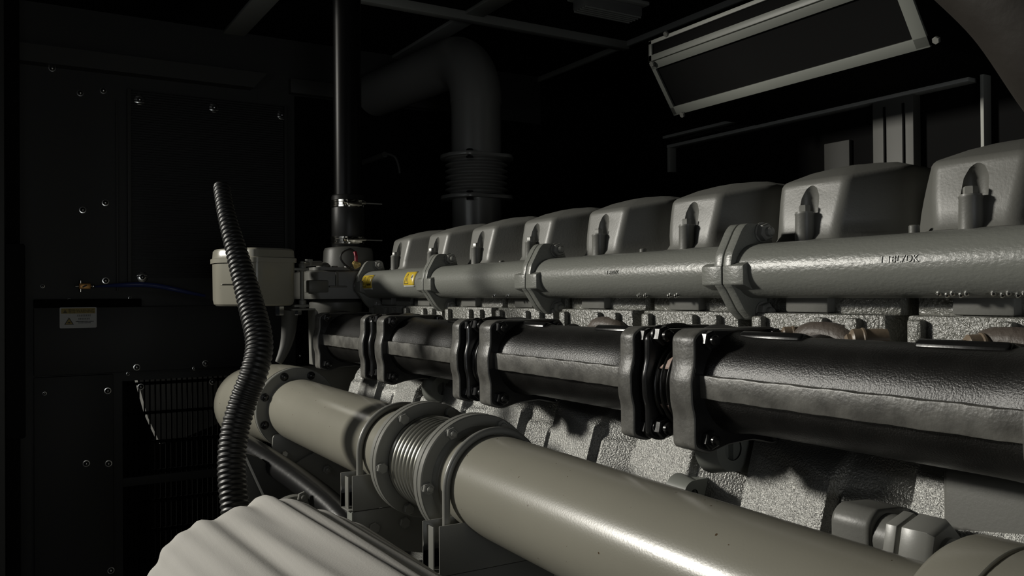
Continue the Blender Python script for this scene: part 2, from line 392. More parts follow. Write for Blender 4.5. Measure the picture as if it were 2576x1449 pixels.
# crankcase side as one sculpted casting
def sstep(a, b, x): t_ = min(1, max(0, (x-a)/(b-a))); return t_*t_*(3-2*t_)
def crank_x(y, z):
    ph = ((1.122 - y) / 0.205) % 1.0             # 0 at the far edge of a bright facet, grows towards the lens
    top = sstep(-0.115, -0.17, z)
    base = 0.812 - 0.022*top - 0.32*min(0.16, max(0.0, -0.165 - z))
    if ph < 0.56: b = 0.026 + 0.006*(ph/0.56)
    elif ph < 0.61: b = 0.032 - 0.018*sstep(0.56, 0.61, ph)
    elif ph < 0.96: b = 0.014 - 0.034*((ph-0.61)/0.35)
    else: b = -0.020 + 0.046*sstep(0.96, 1.0, ph)
    zz = z + 0.11*(ph-0.3)*0.35
    up_ = sstep(-0.15, -0.185, zz)                 # the facets fade out towards the top
    low = 1 - 0.5*sstep(-0.27, -0.33, zz)
    ledge = 0.006*sstep(-0.205, -0.215, z) * (1 if ph > 0.6 else 0)
    return base - b*up_*low - ledge
ny, nz_ = 560, 90
ys = [0.12 + (2.02-0.12)*i/(ny-1) for i in range(ny)]; zs = [-0.115 - 0.355*j/(nz_-1) for j in range(nz_)]
mb = MB().grid(lambda i, j: (crank_x(ys[i], zs[j]), ys[i], zs[j]), ny, nz_)
# close the casting into a solid block
mb.box((0.86, 0.12, -1.05), (1.55, 2.02, -0.06)); mb.box((0.79, 0.12, -1.05), (0.86, 2.02, -0.468))
crank = obj('crankcase', mb, G['cast'], eng, ang=50)
def boss(u, v, X, ro, ri, L0, L1, name='lug'):
    p = onX(u, v, X); mb = MB()
    mb.lathe([(0, ri), (0, ro), (L1, ro*1.25), (L1, ri*0.9), (0.01, ri*0.95)], p, (0, 1, 0), 40, caps=False)
    mb.lathe([(0.012, ri*1.01), (0.0121, 0.0001)], p, (0, 1, 0), 40, caps=False)
    return mb, p
for (u, v, X, ro, ri, L) in ((1845, 1130, 0.742, 0.0265, 0.0135, 0.03), (1747, 1243, 0.728, 0.0165, 0.006, 0.03), (1115, 978, 0.752, 0.026, 0.0125, 0.03)):
    mb, p = boss(u, v, X, ro, ri, 0, L)
    mb.prism(inset_round([(0.0, ro*0.95), (0.085, ro*1.0), (0.085, -ro*1.9), (0.0, -ro*0.98)], 0.004), p + Vector((0.004, 0.004, 0)), (1,0,0), (0,0,1), (0, L, 0))
    obj('lug', mb, G['frame'], crank, ang=40)
# skid and lower body
tag(obj('base_frame', MB().box((0.62, -0.2, -H), (1.6, 2.3, -1.06)), G['wall'], bevel=0.01), 'dark steel base frame that carries the engine', 'frame')

# cylinder heads
def head_mb(yn, yf):
    mb = MB()
    mb.box((0.790, yn, -0.150), (1.10, yf, -0.024))          # lower head, the lit cast face
    mb.box((0.845, yn-0.004, -0.024), (1.10, yf+0.004, 0.058))  # upper head behind the tube
    mb.box((0.812, yn-0.003, -0.026), (0.86, yf+0.003, 0.004))       # shaded deck band
    for yy in (0.2, 0.44, 0.93):
        yc = yn + (yf-yn)*yy; mb.box((0.781, yc-0.008, -0.15), (0.80, yc+0.008, -0.028))
    mb.box((0.785, yn, -0.15), (0.80, yn+0.045, -0.05)); 
    return mb
heads = []
for k in range(8):
    yf = 0.533 + 0.2055*k; yn = yf - 0.181
    h_ = obj('cylinder_head', head_mb(yn, yf), G['head'], eng, bevel=0.003)
    obj('tube_saddle', MB().box((0.800, yn+0.080, -0.0235), (0.845, yn+0.140, 0.02)), G['cover'], h_, bevel=0.003)

# rocker covers
def cover_mesh():
    mb = MB(); yc = -0.045
    N = 10
    def ring(sc_in, zf, rr=0.010, dome=0.0, wd=0.0):
        outline = [(0.0, -0.040-wd), (0.070, -0.098), (0.28, -0.098), (0.32, -0.06), (0.32, 0.06), (0.28, 0.098), (0.060, 0.098), (0.0, 0.040+wd)]
        poly = inset_round(outline, rr, N)
        cx_ = 0.16; out = []
        for (x, y) in poly:
            fx = (x-cx_); L = 1.0
            xx = cx_ + fx*(1 - sc_in/0.16); yy = y*(1 - sc_in/0.098)
            out.append((0.84 + xx, yc + yy, zf(xx) - dome*yy*yy))
        return out
    def roof(x):     # height of the crown along the depth of the cover
        return 0.134 + 0.027*sin(min(1.0, max(0, x)/0.12)*pi/2) - 0.10*max(0, x-0.12)**1.2
    rings = []
    rings.append(ring(-0.012, lambda x: 0.052)); rings.append(ring(-0.012, lambda x: 0.062)); rings.append(ring(-0.004, lambda x: 0.0635)); rings.append(ring(0.0, lambda x: 0.070))
    for t_ in (0.25, 0.5, 0.75, 1.0):
        rings.append(ring(0.011*t_**1.4, lambda x, t_=t_: 0.070 + (roof(x)-0.008-0.070)*t_, dome=1.3*t_, wd=0.014*t_))
    for a_ in (25, 50, 75, 90):
        a_ = radians(a_); rings.append(ring(0.011 + 0.007*(1-cos(a_)), lambda x, a_=a_: roof(x) - 0.008 + 0.008*sin(a_), dome=1.3, wd=0.014))
    for s in (0.045, 0.07, 0.085): rings.append(ring(s, lambda x: roof(x) + 0.0015, dome=1.3, wd=0.014))
    n = len(rings[0]); vs = [p for r in rings for p in r]; fs = []
    for j in range(len(rings)-1):
        for i in range(n):
            i2 = (i+1) % n; fs.append((j*n+i, j*n+i2, (j+1)*n+i2, (j+1)*n+i))
    fs.append(tuple(range((len(rings)-1)*n, len(rings)*n))); fs.append(tuple(range(n-1, -1, -1)))
    mb.add(vs, fs); return mb
def boolean_cut(o, cutter):
    md = o.modifiers.new('cut', 'BOOLEAN'); md.object = cutter; md.operation = 'DIFFERENCE'; md.solver = 'EXACT'
    dg = bpy.context.evaluated_depsgraph_get(); me = bpy.data.meshes.new_from_object(o.evaluated_get(dg))
    o.modifiers.clear(); old = o.data; o.data = me; bpy.data.meshes.remove(old)
    cme = cutter.data; bpy.data.objects.remove(cutter); bpy.data.meshes.remove(cme)
Y0 = YK[0]
mb = cover_mesh(); mb.v = [p + Vector((0, Y0, 0)) for p in mb.v]
cov = obj('rocker_cover', mb, G['cover'], eng, ang=60)
BY = Y0 - 0.046                                  # bolt axis
cut = MB().lathe([(0, 0.0145), (0.020, 0.0135), (0.030, 0.010), (0.037, 0.005), (0.040, 0)], (0.8445, BY+0.001, 0.0955), (0,0,1), 32)
cutter = obj('cutter', cut, G['cover'])
bpy.context.view_layer.update()
boolean_cut(cov, cutter)
for p_ in cov.data.polygons: p_.use_smooth = True
me = cov.data; bm = bmesh.new(); bm.from_mesh(me)
for e in bm.edges: e.smooth = not (len(e.link_faces) == 2 and e.calc_face_angle(0) > radians(35))
bm.to_mesh(me); bm.free()
mb = MB().lathe([(0, 0.0135), (0.003, 0.0125), (0.004, 0.0115), (0.034, 0.0110), (0.0355, 0.0115), (0.037, 0.0115)], (0.836, BY, 0.058), (0,0,1), 28)
bs = obj('bolt_boss', mb, G['cover'], cov)
mb = MB().lathe([(0, 0.0105), (0.0018, 0.0105)], (0.836, BY, 0.095), (0,0,1), 24).hexa((0.836, BY, 0.0968), (0,0,1), 0.0072, 0.008)
obj('hex_bolt', mb, G['steel'], cov)
covers = [cov]
for k in range(1, 8): covers.append(dup_tree(cov, (0, 0.205*k, 0), eng))
# small studs between the covers
for (u, v) in ((2300, 578), (1890, 614), (1618, 634), (1412, 652), (1262, 662)):
    p = onX(u, v, 0.83); obj('stud', MB().lathe([(-0.012, 0.0055), (0.004, 0.0055), (0.005, 0.0045)], p, (0,0,1), 20), G['cover'], eng)

obj('turbocharger', MB().lathe([(0, 0.05), (0.01, 0.12), (0.05, 0.15), (0.10, 0.12), (0.13, 0.09), (0.20, 0.08)], (1.213, 2.10, -0.145), (0, 1, 0), 48).cyl((1.213, 2.2, -0.12), (1.213, 2.2, -0.001), 0.075, n=40), G['exh'], eng)
# ================================================================== COOLANT MANIFOLD TUBE
TX, TZ, TR = 0.790, 0.0262, 0.0328
man = thing('coolant_manifold', 'long grey manifold tube running in front of the rocker covers, bolted flanges along it', 'manifold', (TX, 1.1, -0.01))
seams = [0.7499, 1.1965, 1.5887, 1.9748]
# keep every flange in the rhythm of the photograph
bounds = [(0.10, seams[0]), (seams[0], seams[1]), (seams[1], seams[2]), (seams[2], seams[3])]
def flange_poly(side):
    # outline across the engine (x, z) of a two-bolt flange leaning inwards
    return inset_round([(-0.0395, 0.0065), (-0.0365, 0.021), (-0.020, 0.050), (-0.012, 0.058), (0.026, 0.058), (0.034, 0.030), (0.034, -0.030), (0.026, -0.060), (-0.002, -0.060), (-0.016, -0.048), (-0.034, -0.022), (-0.0395, -0.0165)], 0.005)
for i, (y0, y1) in enumerate(bounds):
    mb = MB(); mb.cyl((TX, y0+0.001, TZ), (TX, y1-0.001, TZ), TR, n=72)
    sec = obj('tube_section', mb, G['tube'], man)
    fls = []
    if i > 0: fls.append((y0+0.0012, y0+0.014, y0+0.034))       # far half of the near joint
    if i < 3: pass
    fls.append((y1-0.0012, y1-0.014, y1-0.034))               # near half of the far joint
    for ya, yb, yl in fls:
        m2 = MB().prism(flange_poly(0), (TX, min(ya, yb), TZ), (1,0,0), (0,0,1), (0, abs(yb-ya), 0))
        # lug on the front of the flange
        m2.prism(inset_round([(-0.0395, 0.0065), (-0.020, 0.014), (-0.020, -0.024), (-0.0395, -0.0165)], 0.002), (TX-0.0005, min(ya, yl), TZ), (1,0,0), (0,0,1), (0, abs(yl-ya), 0))
        obj('flange', m2, G['tube'], sec, bevel=0.0015)
for ys_ in seams:
    for dz in (0.0475, -0.0495):
        p = Vector((TX+0.0135, ys_-0.0145, TZ+dz))
        obj('flange_nut', MB().lathe([(0, 0.0125), (0.001, 0.0125)], p, (0,-1,0), 20).hexa(p + Vector((0,-0.001,0)), (0,-1,0), 0.0112, 0.009, 0.0058), G['steel'], man)
        obj('flange_bolt', MB().hexa(p + Vector((0,0.031,0)), (0,1,0), 0.0105, 0.007), G['steel'], man)

# little screw clusters on the underside of the tube
for (u, n_) in ((1240, 2), (1275, 2), (1613, 4), (1690, 4), (2390, 5), (2530, 5)):
    yc = ray(u, 745).y * (TX-0.016) / ray(u, 745).x
    for q in range(n_):
        th = radians(-58 - 5*(q % 2)); p = Vector((TX - (TR-0.001)*cos(th), yc + (q-n_/2)*0.0068, TZ + (TR-0.001)*sin(th)))
        obj('screw', MB().lathe([(0, 0.0028), (0.0025, 0.0028), (0.0042, 0.0012)], p, (-cos(th), 0, sin(th)), 10), G['zinc'], man)

# raised casting marks on the tube
def emboss(text, u, v, hgt):
    cu = bpy.data.curves.new('t', 'FONT'); cu.body = text; cu.size = hgt; cu.extrude = 0.0006; cu.align_x = 'CENTER'
    to = bpy.data.objects.new('t', cu); COL.objects.link(to); bpy.context.view_layer.update()
    me = bpy.data.meshes.new_from_object(to.evaluated_get(bpy.context.evaluated_depsgraph_get())); bpy.data.objects.remove(to)
    yc = ray(u, v).y * (TX-TR*0.97) / ray(u, v).x; th0 = math.asin(max(-0.9, min(0.9, (ray(u, v).z*(TX-TR*0.97)/ray(u, v).x - TZ)/TR)))
    m = MB(); vs = []
    for q in me.vertices:
        th = th0 + q.co.y/TR; rr = TR + q.co.z + 0.0003
        vs.append(Vector((TX - rr*cos(th), yc - q.co.x, TZ + rr*sin(th))))
    m.add(vs, [tuple(p.vertices) for p in me.polygons]); bpy.data.meshes.remove(me)
    return obj('casting_mark', m, G['tube'], man)
emboss('1 1BL7DK', 2262, 660, 0.010)
emboss('1 8207K', 1542, 690, 0.008)

# warning stickers wrapped on the tube
def wrap(y, th, off): return Vector((TX - (TR+off)*cos(th), y, TZ + (TR+off)*sin(th)))
def patch(mb, y0, y1, t0, t1, off, n=14):
    return mb.grid(lambda i, j: wrap(y0 + (y1-y0)*i/4, t0 + (t1-t0)*j/(n-1), off), 5, n)
def stroke(mb, a, b, wd, off, n=6):        # a, b = (y, theta)
    ya, ta = a; yb, tb = b; dy, ds = yb-ya, (tb-ta)*TR; L = math.hypot(dy, ds) or 1; ny_, ns = -ds/L*wd/2, dy/L*wd/2
    return mb.grid(lambda i, j: wrap(ya + dy*j/(n-1) + ny_*(1-2*i), ta + (tb-ta)*j/(n-1) + ns*(1-2*i)/TR, off), 2, n)
def thick(o, t_=0.0004):
    md = o.modifiers.new('solid', 'SOLIDIFY'); md.thickness = t_; md.offset = -1; return o
def sticker(yc, half, t0, t1, kind, label):
    s = thick(obj('warning_sticker', patch(MB(), yc-half, yc+half, t0, t1, 0.0008), G['white'])); tag(s, label, 'sticker', 'yellow warning stickers on the manifold tube')
    e = 0.03
    thick(obj('yellow_field', patch(MB(), yc-half+0.001, yc+half-0.001, t0+0.11, t1-e, 0.0012), G['yellow'], s), 0.0003)
    m2 = MB(); tb, tt = t0+0.22, t1-0.18; a, b = yc+half*0.85, yc+half*0.10
    stroke(m2, (a, tb), (b, tb), 0.0014, 0.0015); stroke(m2, (a, tb), ((a+b)/2, tt), 0.0014, 0.0015); stroke(m2, (b, tb), ((a+b)/2, tt), 0.0014, 0.0015)
    stroke(m2, ((a+b)/2, tb+0.12), ((a+b)/2, tb+0.34), 0.0022, 0.0015)
    obj('warning_triangle', m2, G['darkyel'] if kind == 0 else G['black'], s)
    m3 = MB(); c0, c1 = yc-half*0.10, yc-half*0.80
    if kind == 0:
        for q in ((c0, tb+0.1, c1, tb+0.1), (c0, tt, c1, tt), (c0, tb+0.1, c0, tt), (c1, tb+0.1, c1, tt)): stroke(m3, (q[0], q[1]), (q[2], q[3]), 0.0016, 0.0015)
        stroke(m3, (c0, tb+0.17), (c1, tb+0.17), 0.003, 0.0015)
        obj('pictogram', m3, G['darkyel'], s)
    else:
        tm = (tb+tt)/2 + 0.08; ym = (c0+c1)/2; R1 = 0.0048
        m3.add([wrap(ym + R1*cos(2*pi*k/20)*0.8, tm + R1*1.25*sin(2*pi*k/20)/TR, 0.0016) for k in range(20)], [tuple(range(20))])
        obj('pictogram', m3, G['white'], s)
        m4 = MB(); stroke(m4, (ym+0.0012, tm-0.09), (ym-0.0012, tm+0.10), 0.0024, 0.0020); obj('pictogram_mark', m4, G['black'], s)
def Yof(u, X): a = ray(u, 700); return a.y * X / a.x
ya, yb = Yof(910, TX-TR*0.97), Yof(937, TX-TR*0.97)
sticker((ya+yb)/2, abs(ya-yb)/2, radians(-22), radians(42), 0, 'yellow warning sticker with triangle and square symbol, at the far flange of the manifold tube')
ya, yb = Yof(1017, TX-TR*0.97), Yof(1044, TX-TR*0.97)
sticker((ya+yb)/2, abs(ya-yb)/2, radians(-15), radians(46), 1, 'yellow warning sticker with white round symbol, nearer the second flange of the manifold tube')

# ================================================================== EXHAUST MANIFOLD (black)
EX, EZ, ER = 0.702, -0.0985, 0.053
exh = thing('exhaust_manifold', 'black cast exhaust manifold in flanged sections with bellows between, below the grey tube', 'manifold', (EX, 1.1, -0.17))
secs = [(0.312, 0.7100), (0.777, 1.1458), (1.212, 1.5566), (1.6190, 1.9300)]
def fl_outline():
    a, b = 0.068, 0.0655
    return inset_round([(-a, -b+0.004), (-a, -0.028), (-a-0.004, -0.014), (-a-0.005, 0.010), (-a, 0.030), (-a, b-0.008), (-a+0.012, b), (a-0.012, b), (a, b-0.01), (a, -b+0.01), (a-0.014, -b-0.002), (0.02, -b+0.006), (-0.02, -b+0.004), (-a+0.02, -b-0.003)], 0.006)
def warp(p): return p
for i, (y0, y1) in enumerate(secs):
    prof = []
    for t_ in range(0, 41):
        s = t_/40; yy = (y1-y0)*s; e = min(yy, (y1-y0)-yy)
        prof.append((yy, ER + 0.010*math.exp(-(e/0.035)**2)))
    mb = MB().lathe(prof, (EX, y0, EZ), (0,1,0), 64)
    body = obj('pipe_section', mb, G['exh'], exh)
    # front rib, slightly wavy like a casting seam
    n = 60; vs = []; fs = []
    for k in range(n+1):
        yy = y0+0.012 + (y1-y0-0.024)*k/n; wv = 0.0004*sin(k*0.7)+0.0002*sin(k*1.9)
        xf = EX-ER-0.008+wv*0.5
        vs += [(xf, yy, -0.0875+wv), (xf+0.001, yy, -0.1125+wv*0.6), (EX-ER+0.015, yy, -0.1125), (EX-ER+0.015, yy, -0.0875)]
    for k in range(n):
        for q in range(4): fs.append((k*4+q, k*4+(q+1) % 4, (k+1)*4+(q+1) % 4, (k+1)*4+q))
    fs += [(0,1,2,3), tuple(n*4+q for q in (3,2,1,0))]
    obj('rib', MB().add(vs, fs), G['worn'], body, bevel=0.0018)
    for ya_, yb_ in ((y0, y0+0.024), (y1-0.034, y1)):
        if i == 0 and ya_ == y0: pass
        mb = MB().prism(fl_outline(), (EX, ya_, EZ-0.006), (1,0,0), (0,0,1), (0, yb_-ya_, 0))
        obj('flange', mb, G['worn'], body, bevel=0.0018, seg=2)
        # thin black plate on the flange side facing the lens
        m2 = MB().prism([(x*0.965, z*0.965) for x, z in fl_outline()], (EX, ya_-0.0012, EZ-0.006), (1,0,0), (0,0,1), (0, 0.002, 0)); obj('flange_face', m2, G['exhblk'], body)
        for bx, bz in ((-0.05, 0.048), (-0.05, -0.058), (0.05, 0.048), (0.05, -0.058)):
            p = Vector((EX+bx, ya_-0.001, EZ+bz)); obj('flange_bolt', MB().hexa(p, (0,-1,0), 0.0105, 0.009, 0.006), G['exhblk'], body)
    # exhaust ports reaching into the heads
    for k in range(2):
        yc = y0 + 0.105 + 0.2055*k
        if yc > y1 - 0.05: continue
        mb = MB().prism(inset_round([(-0.020, -0.048), (0.085, -0.030), (0.085, 0.030), (0.05, 0.040), (-0.015, 0.060)], 0.012), (EX, yc-0.042, EZ), (1,0,0), (0,0,1), (0, 0.084, 0))
        obj('port_runner', mb, G['exhblk'], body, bevel=0.006, seg=3)
        obj('port_collar', MB().lathe([(0, 0.040), (0.014, 0.043), (0.02, 0.036)], (EX+0.060, yc, EZ+0.008), (1,0,0.15), 28), G['exh'], body)
# bellows between sections
for i in range(3):
    ya_, yb_ = secs[i][1], secs[i+1][0]
    gap = yb_-ya_
    prof = []; n = 8
    y_end = gap-0.022
    for k in range(n*8+1):
        s = k/(n*8); prof.append((s*y_end, 0.0525 + 0.0055*cos(s*4.2*2*pi) ))
    bl = obj('bellows', MB().lathe(prof, (EX, ya_, EZ-0.008), (0,1,0), 64, caps=False), G['exhblk'], exh)
    yp = yb_-0.020
    obj('clamp_plate', MB().prism([(x*0.97, z*0.97) for x, z in fl_outline()], (EX+0.004, yp, EZ-0.006), (1,0,0), (0,0,1), (0, 0.008, 0)), G['exhblk'], bl, bevel=0.003)
    for bx, bz in ((-0.046, 0.050), (-0.046, -0.056)):
        p = Vector((EX+bx, yp, EZ+bz)); obj('cap_nut', MB().lathe([(0, 0.012), (0.003, 0.012)], p, (0,-1,0), 20).hexa(p + Vector((0,-0.003,0)), (0,-1,0), 0.0115, 0.010, 0.0075), G['exhblk'], bl)
    if i == 0:
        mb = MB()
        mb.grid(lambda a_, b_: (EX - (0.053-0.001*b_)*cos(radians(-22-30*b_/6)) , ya_+0.044-0.022*a_/6 - 0.003*b_, EZ-0.008+(0.053)*sin(radians(-22-30*b_/6))), 7, 7)
        mb.grid(lambda a_, b_: (EX - 0.056*cos(radians(22+26*b_/6)) , ya_+0.040-0.016*a_/6 - 0.004*b_, EZ-0.008+0.056*sin(radians(22+26*b_/6))), 7, 7)
        thick(obj('gasket_scrap', mb, G['pink'], bl), 0.0012)
# strap running in behind the third collar
# tan sleeved fittings and brown elbow between heads and manifold
def sleeve(u, v, X, L, label, r=0.0125):
    p = onX(u, v, X); t = thing('sleeved_fitting', label, 'fitting', p)
    d = Vector((0.75, -0.62, 0.05)).normalized()
    obj('sleeve', MB().lathe([(0, r*0.8), (0.002, r), (L*0.3, r), (L*0.33, r*1.08), (L*0.38, r*1.08), (L*0.4, r*0.95), (L, r*0.95)], p, d, 28), G['tan'], t)
    obj('end_plug', MB().hexa(p, -d, r*0.62, 0.005), G['tan'], t)
sleeve(2140, 858, 0.768, 0.036, 'tan sleeved fitting over the nearest black manifold section, behind its top edge')
sleeve(2430, 876, 0.763, 0.04, 'tan sleeved fitting at the right edge above the black manifold')
sleeve(1968, 842, 0.775, 0.035, 'small tan sleeved fitting beside the black port, left of the brown elbow', 0.009)
for (u, v, X, lab) in ((2080, 838, 0.785, 'brown cast elbow rising behind the nearest manifold section, left of the tan fitting'), (2560, 858, 0.785, 'brown cast elbow at the right edge behind the manifold'), (1530, 818, 0.785, 'brown cast elbow behind the second manifold section')):
    p = onX(u, v, X)
    path = catmull([p + Vector((0.006, 0.045, -0.03)), p + Vector((0, 0.025, -0.004)), p + Vector((0, -0.015, -0.004)), p + Vector((0.0, -0.04, -0.02)), p + Vector((0.01, -0.05, -0.05))], 6)
    tag(obj('exhaust_elbow', MB().tube(path, 0.0145, 20), G['brown']), lab, 'elbow pipe')

# ================================================================== FRONT COOLANT PIPE
PX = 0.574
def pz(y): return -0.2545 - 0.016*max(0, (1.05-y))/0.8 * 0.9 + 0.004*max(0, (y-1.2))/0.67
PR = 0.067
def plathe(prof, y, n=72): return MB().lathe(prof, (PX, y, pz(y)), (0, 1, 0), n)
# near pipe
near = thing('coolant_pipe', 'thick olive grey pipe in the foreground with a bright highlight, running to the lower right', 'pipe', (PX, 0.6, pz(0.6)-PR))
mb = MB().cyl((PX, 0.06, pz(0.06)), (PX, 1.035, pz(1.035)), PR, n=96); obj('pipe_body', mb, G['pipe'], near)
R_F = 0.0885
obj('flange', plathe([(0, PR), (0, R_F-0.0015), (0.0015, R_F), (0.0115, R_F), (0.012, R_F-0.001), (0.012, PR)], 1.040), G['flange'], near)
obj('weld_bead', plathe([(-0.008, PR), (-0.006, PR+0.003), (0, PR+0.006), (0, PR)], 1.040, 64), G['flange'], near)
def ring_bolts(y, d, parent, nut, start=3, n=6, m=G['steel']):
    for k in range(n):
        a_ = radians(start + 360/n*k); p = Vector((PX + 0.079*cos(a_), y, pz(y) + 0.079*sin(a_)))
        b = MB(); b.lathe([(0, 0.0088), (0.0008, 0.0088)], p, (0, d, 0), 18); b.hexa(p, (0, d, 0), 0.0086, 0.0065, 0.0045 if nut else 0)
        obj('nut' if nut else 'bolt', b, m, parent)
ring_bolts(1.040, -1, near, True)
# big coupling ring at the right edge
mb = MB().lathe([(0, 0.0685), (0, 0.095), (0.004, 0.099), (0.022, 0.099), (0.023, 0.097), (0.026, 0.097), (0.027, 0.099), (0.060, 0.099), (0.066, 0.095), (0.07, 0.0685), (0, 0.0685)], (PX, 0.283, pz(0.32)), (0, 1, 0), 80, caps=False)
tag(obj('pipe_coupling', mb, G['pipe']), 'grooved round coupling ring on the pipe at the bottom right corner', 'coupling')
# bellows joint
bj = thing('expansion_bellows', 'ribbed metal bellows joint between two bolted round flanges of the grey pipe', 'bellows', (PX, 1.13, -0.34))
obj('flange', plathe([(0, 0.06), (0, R_F-0.001), (0.001, R_F), (0.010, R_F), (0.011, R_F-0.001), (0.011, 0.06)], 1.0535), G['flange'], bj)
obj('flange', plathe([(0, 0.06), (0, R_F-0.001), (0.001, R_F), (0.010, R_F), (0.011, R_F-0.001), (0.011, 0.06)], 1.199), G['flange'], bj)
prof = []; n = 11; y0, y1 = 1.0645, 1.199
for k in range(n*10+1):
    s = k/(n*10); prof.append((s*(y1-y0), 0.0655 + 0.0042*abs(sin(s*n*pi))**0.8))
obj('bellows', MB().lathe(prof, (PX, y0, pz(1.13)), (0,1,0), 88, caps=False), G['bellow'], bj)
ring_bolts(1.198, -1, bj, False, 3)
# far pipe with flanges
far = thing('coolant_pipe', 'olive grey pipe between the bellows joint and the round flange by the corrugated hose', 'pipe', (PX, 1.5, -0.33))
obj('pipe_body', MB().cyl((PX, 1.222, pz(1.222)), (PX, 1.895, pz(1.895)), PR, n=88), G['pipe'], far)
obj('flange', plathe([(0, PR), (0, R_F-0.001), (0.001, R_F), (0.011, R_F), (0.012, R_F-0.001), (0.012, PR)], 1.211), G['flange'], far)
obj('weld_bead', plathe([(0, PR+0.005), (0.006, PR+0.003), (0.012, PR)], 1.223, 64), G['flange'], far)
RE = 0.0915
obj('flange', plathe([(0, PR), (0, RE-0.0015), (0.0015, RE), (0.013, RE), (0.014, RE-0.001), (0.014, PR)], 1.868), G['flange'], far)
for k in range(8):
    a_ = radians(22 + 45*k); p = Vector((PX + 0.0785*cos(a_), 1.868, pz(1.868) + 0.0785*sin(a_)))
    obj('cap_nut', MB().lathe([(0, 0.0095), (0.001, 0.0095)], p, (0,-1,0), 18).hexa(p, (0,-1,0), 0.0085, 0.005, 0.0062), G['exhblk'], far)
# elbow beyond the end flange, curving in behind it
el = thing('pipe_elbow', 'pale grey elbow housing behind the round end flange, left of it beside the corrugated hose', 'elbow', (PX, 2.0, -0.35))
c0 = Vector((PX, 1.884, pz(1.87)))
path = catmull([c0, c0 + Vector((-0.002, 0.12, -0.002)), c0 + Vector((-0.016, 0.22, -0.01)), c0 + Vector((-0.015, 0.31, -0.022)), c0 + Vector((0.06, 0.385, -0.03)), c0 + Vector((0.20, 0.38, -0.03)), c0 + Vector((0.30, 0.38, -0.03))], 8)
obj('elbow_body', MB().tube(path, 0.092, 48), G['pipe'], el)
obj('flange', plathe([(0, PR), (0, RE), (0.012, RE), (0.012, PR)], 1.884), G['flange'], el)

# U-bolts
def ubolt(y, label, ztop_leg):
    r = PR+0.0055; cz = pz(y); pts_ = []
    for k in range(0, 31):
        a_ = pi - pi*k/30; pts_.append((PX + r*cos(a_), y, cz + r*sin(a_)))
    path = [(PX-r, y, cz-0.085), (PX-r, y, cz-0.03)] + pts_ + [(PX+r, y, cz-0.03), (PX+r, y, cz-0.085)]
    t = tag(obj('pipe_clamp', MB().tube(path, 0.0052, 16), G['steel']), label, 'U-bolt', 'U-bolts over the pipe')
    return t
ubolt(1.305, 'round steel U-bolt over the pipe, beyond the bellows joint', 0)
ubolt(0.997, 'round steel U-bolt over the pipe, on the near side of the bellows joint', 0)
# pipe brackets: C-channels, open to the left, on folded plates
def bracket(y, label, zt, hgt, plate):
    t = thing('pipe_bracket', label, 'bracket', (0.55, y, zt-hgt-0.08), 'channel brackets under the pipe')
    x0, x1, d = 0.476, 0.640, 0.0022; yn, yf = y-0.019, y+0.019
    mb = MB(); mb.box((x0+0.006, yn, zt-hgt), (x1, yn+d, zt))            # near web
    mb.box((x0, yf-d, zt-hgt), (x1, yf, zt))                      # far web
    mb.box((x0, yn+d, zt-hgt), (x1, yf-d, zt-hgt+d))              # bottom
    mb.box((x0+0.004, yn+0.014, zt-hgt+d), (x0+0.006, yf-0.009, zt-0.004))  # bright inner return
    obj('channel', mb, G['flange'], t, bevel=0.0008)
    mb = MB().prism([(0.482, zt-hgt-0.002), (0.482, zt-hgt-0.045), (0.50, zt-hgt-0.058), (0.66, zt-hgt-0.10), (0.66, zt-hgt-0.002)], (0, yn+0.004, 0), (1,0,0), (0,0,1), (0, 0.004, 0))
    obj('plate', mb, G['flange'], t, bevel=0.0008)
    mb = MB().obox((0.481, yn+0.008, zt-hgt-0.026), (0.0022,0,0), (0,0.022,0), (0,0,0.052)); obj('folded_edge', mb, G['frame'], t)
    for bx, bz in ((0.519, zt-hgt-0.031), (0.572, zt-hgt-0.03)):
        obj('bolt', MB().hexa((bx, yn+0.004, bz), (0,-1,0), 0.0098, 0.006), G['steel'], t)
    return t
bracket(1.305, 'grey channel bracket under the pipe beyond the bellows joint, on a folded bolted plate', -0.285, 0.056, True)
bracket(0.997, 'grey channel bracket under the near pipe at the bottom edge, open on its left end', -0.294, 0.064, True)
# flange foot and triangular plate under the far pipe
t = thing('support_plate', 'dark sloping support plate under the far pipe, bolted to a rounded foot at the flange', 'bracket', (0.56, 1.78, -0.45))
mb = MB().prism(inset_round([(0.515, -0.300), (0.56, -0.298), (0.63, -0.330), (0.63, -0.372), (0.55, -0.372), (0.525, -0.362), (0.512, -0.345)], 0.008), (0, 1.852, 0), (1,0,0), (0,0,1), (0, 0.006, 0))
obj('foot', mb, G['flange'], t, bevel=0.001)
obj('bolt', MB().hexa((0.5385, 1.85, -0.343), (0,-1,0), 0.0075, 0.006), G['zinc'], t)
mb = MB().prism([(0.545, -0.374), (0.68, -0.31), (0.76, -0.50), (0.66, -0.60)], (0, 1.845, 0), (1,0,0), (0,0,1), (0, 0.006, 0)); obj('plate', mb, G['flange'], t)
for u, v in ((823, 1181), (845, 1265)):
    p = onY(u, v, 1.844); obj('nut', MB().hexa(p, (0,-1,0), 0.010, 0.006, 0.005), G['steel'], t)
# black pipe sloping past below the far pipe
tag(obj('black_pipe', MB().tube(catmull([onY(590, 1105, 1.95), onY(640, 1135, 1.82), onY(740, 1200, 1.62), onY(830, 1270, 1.46), onY(890, 1335, 1.36), onY(960, 1440, 1.27)], 6), 0.0235, 28), G['exhblk']), 'glossy black pipe running below the grey pipe towards the fabric bundle', 'pipe')
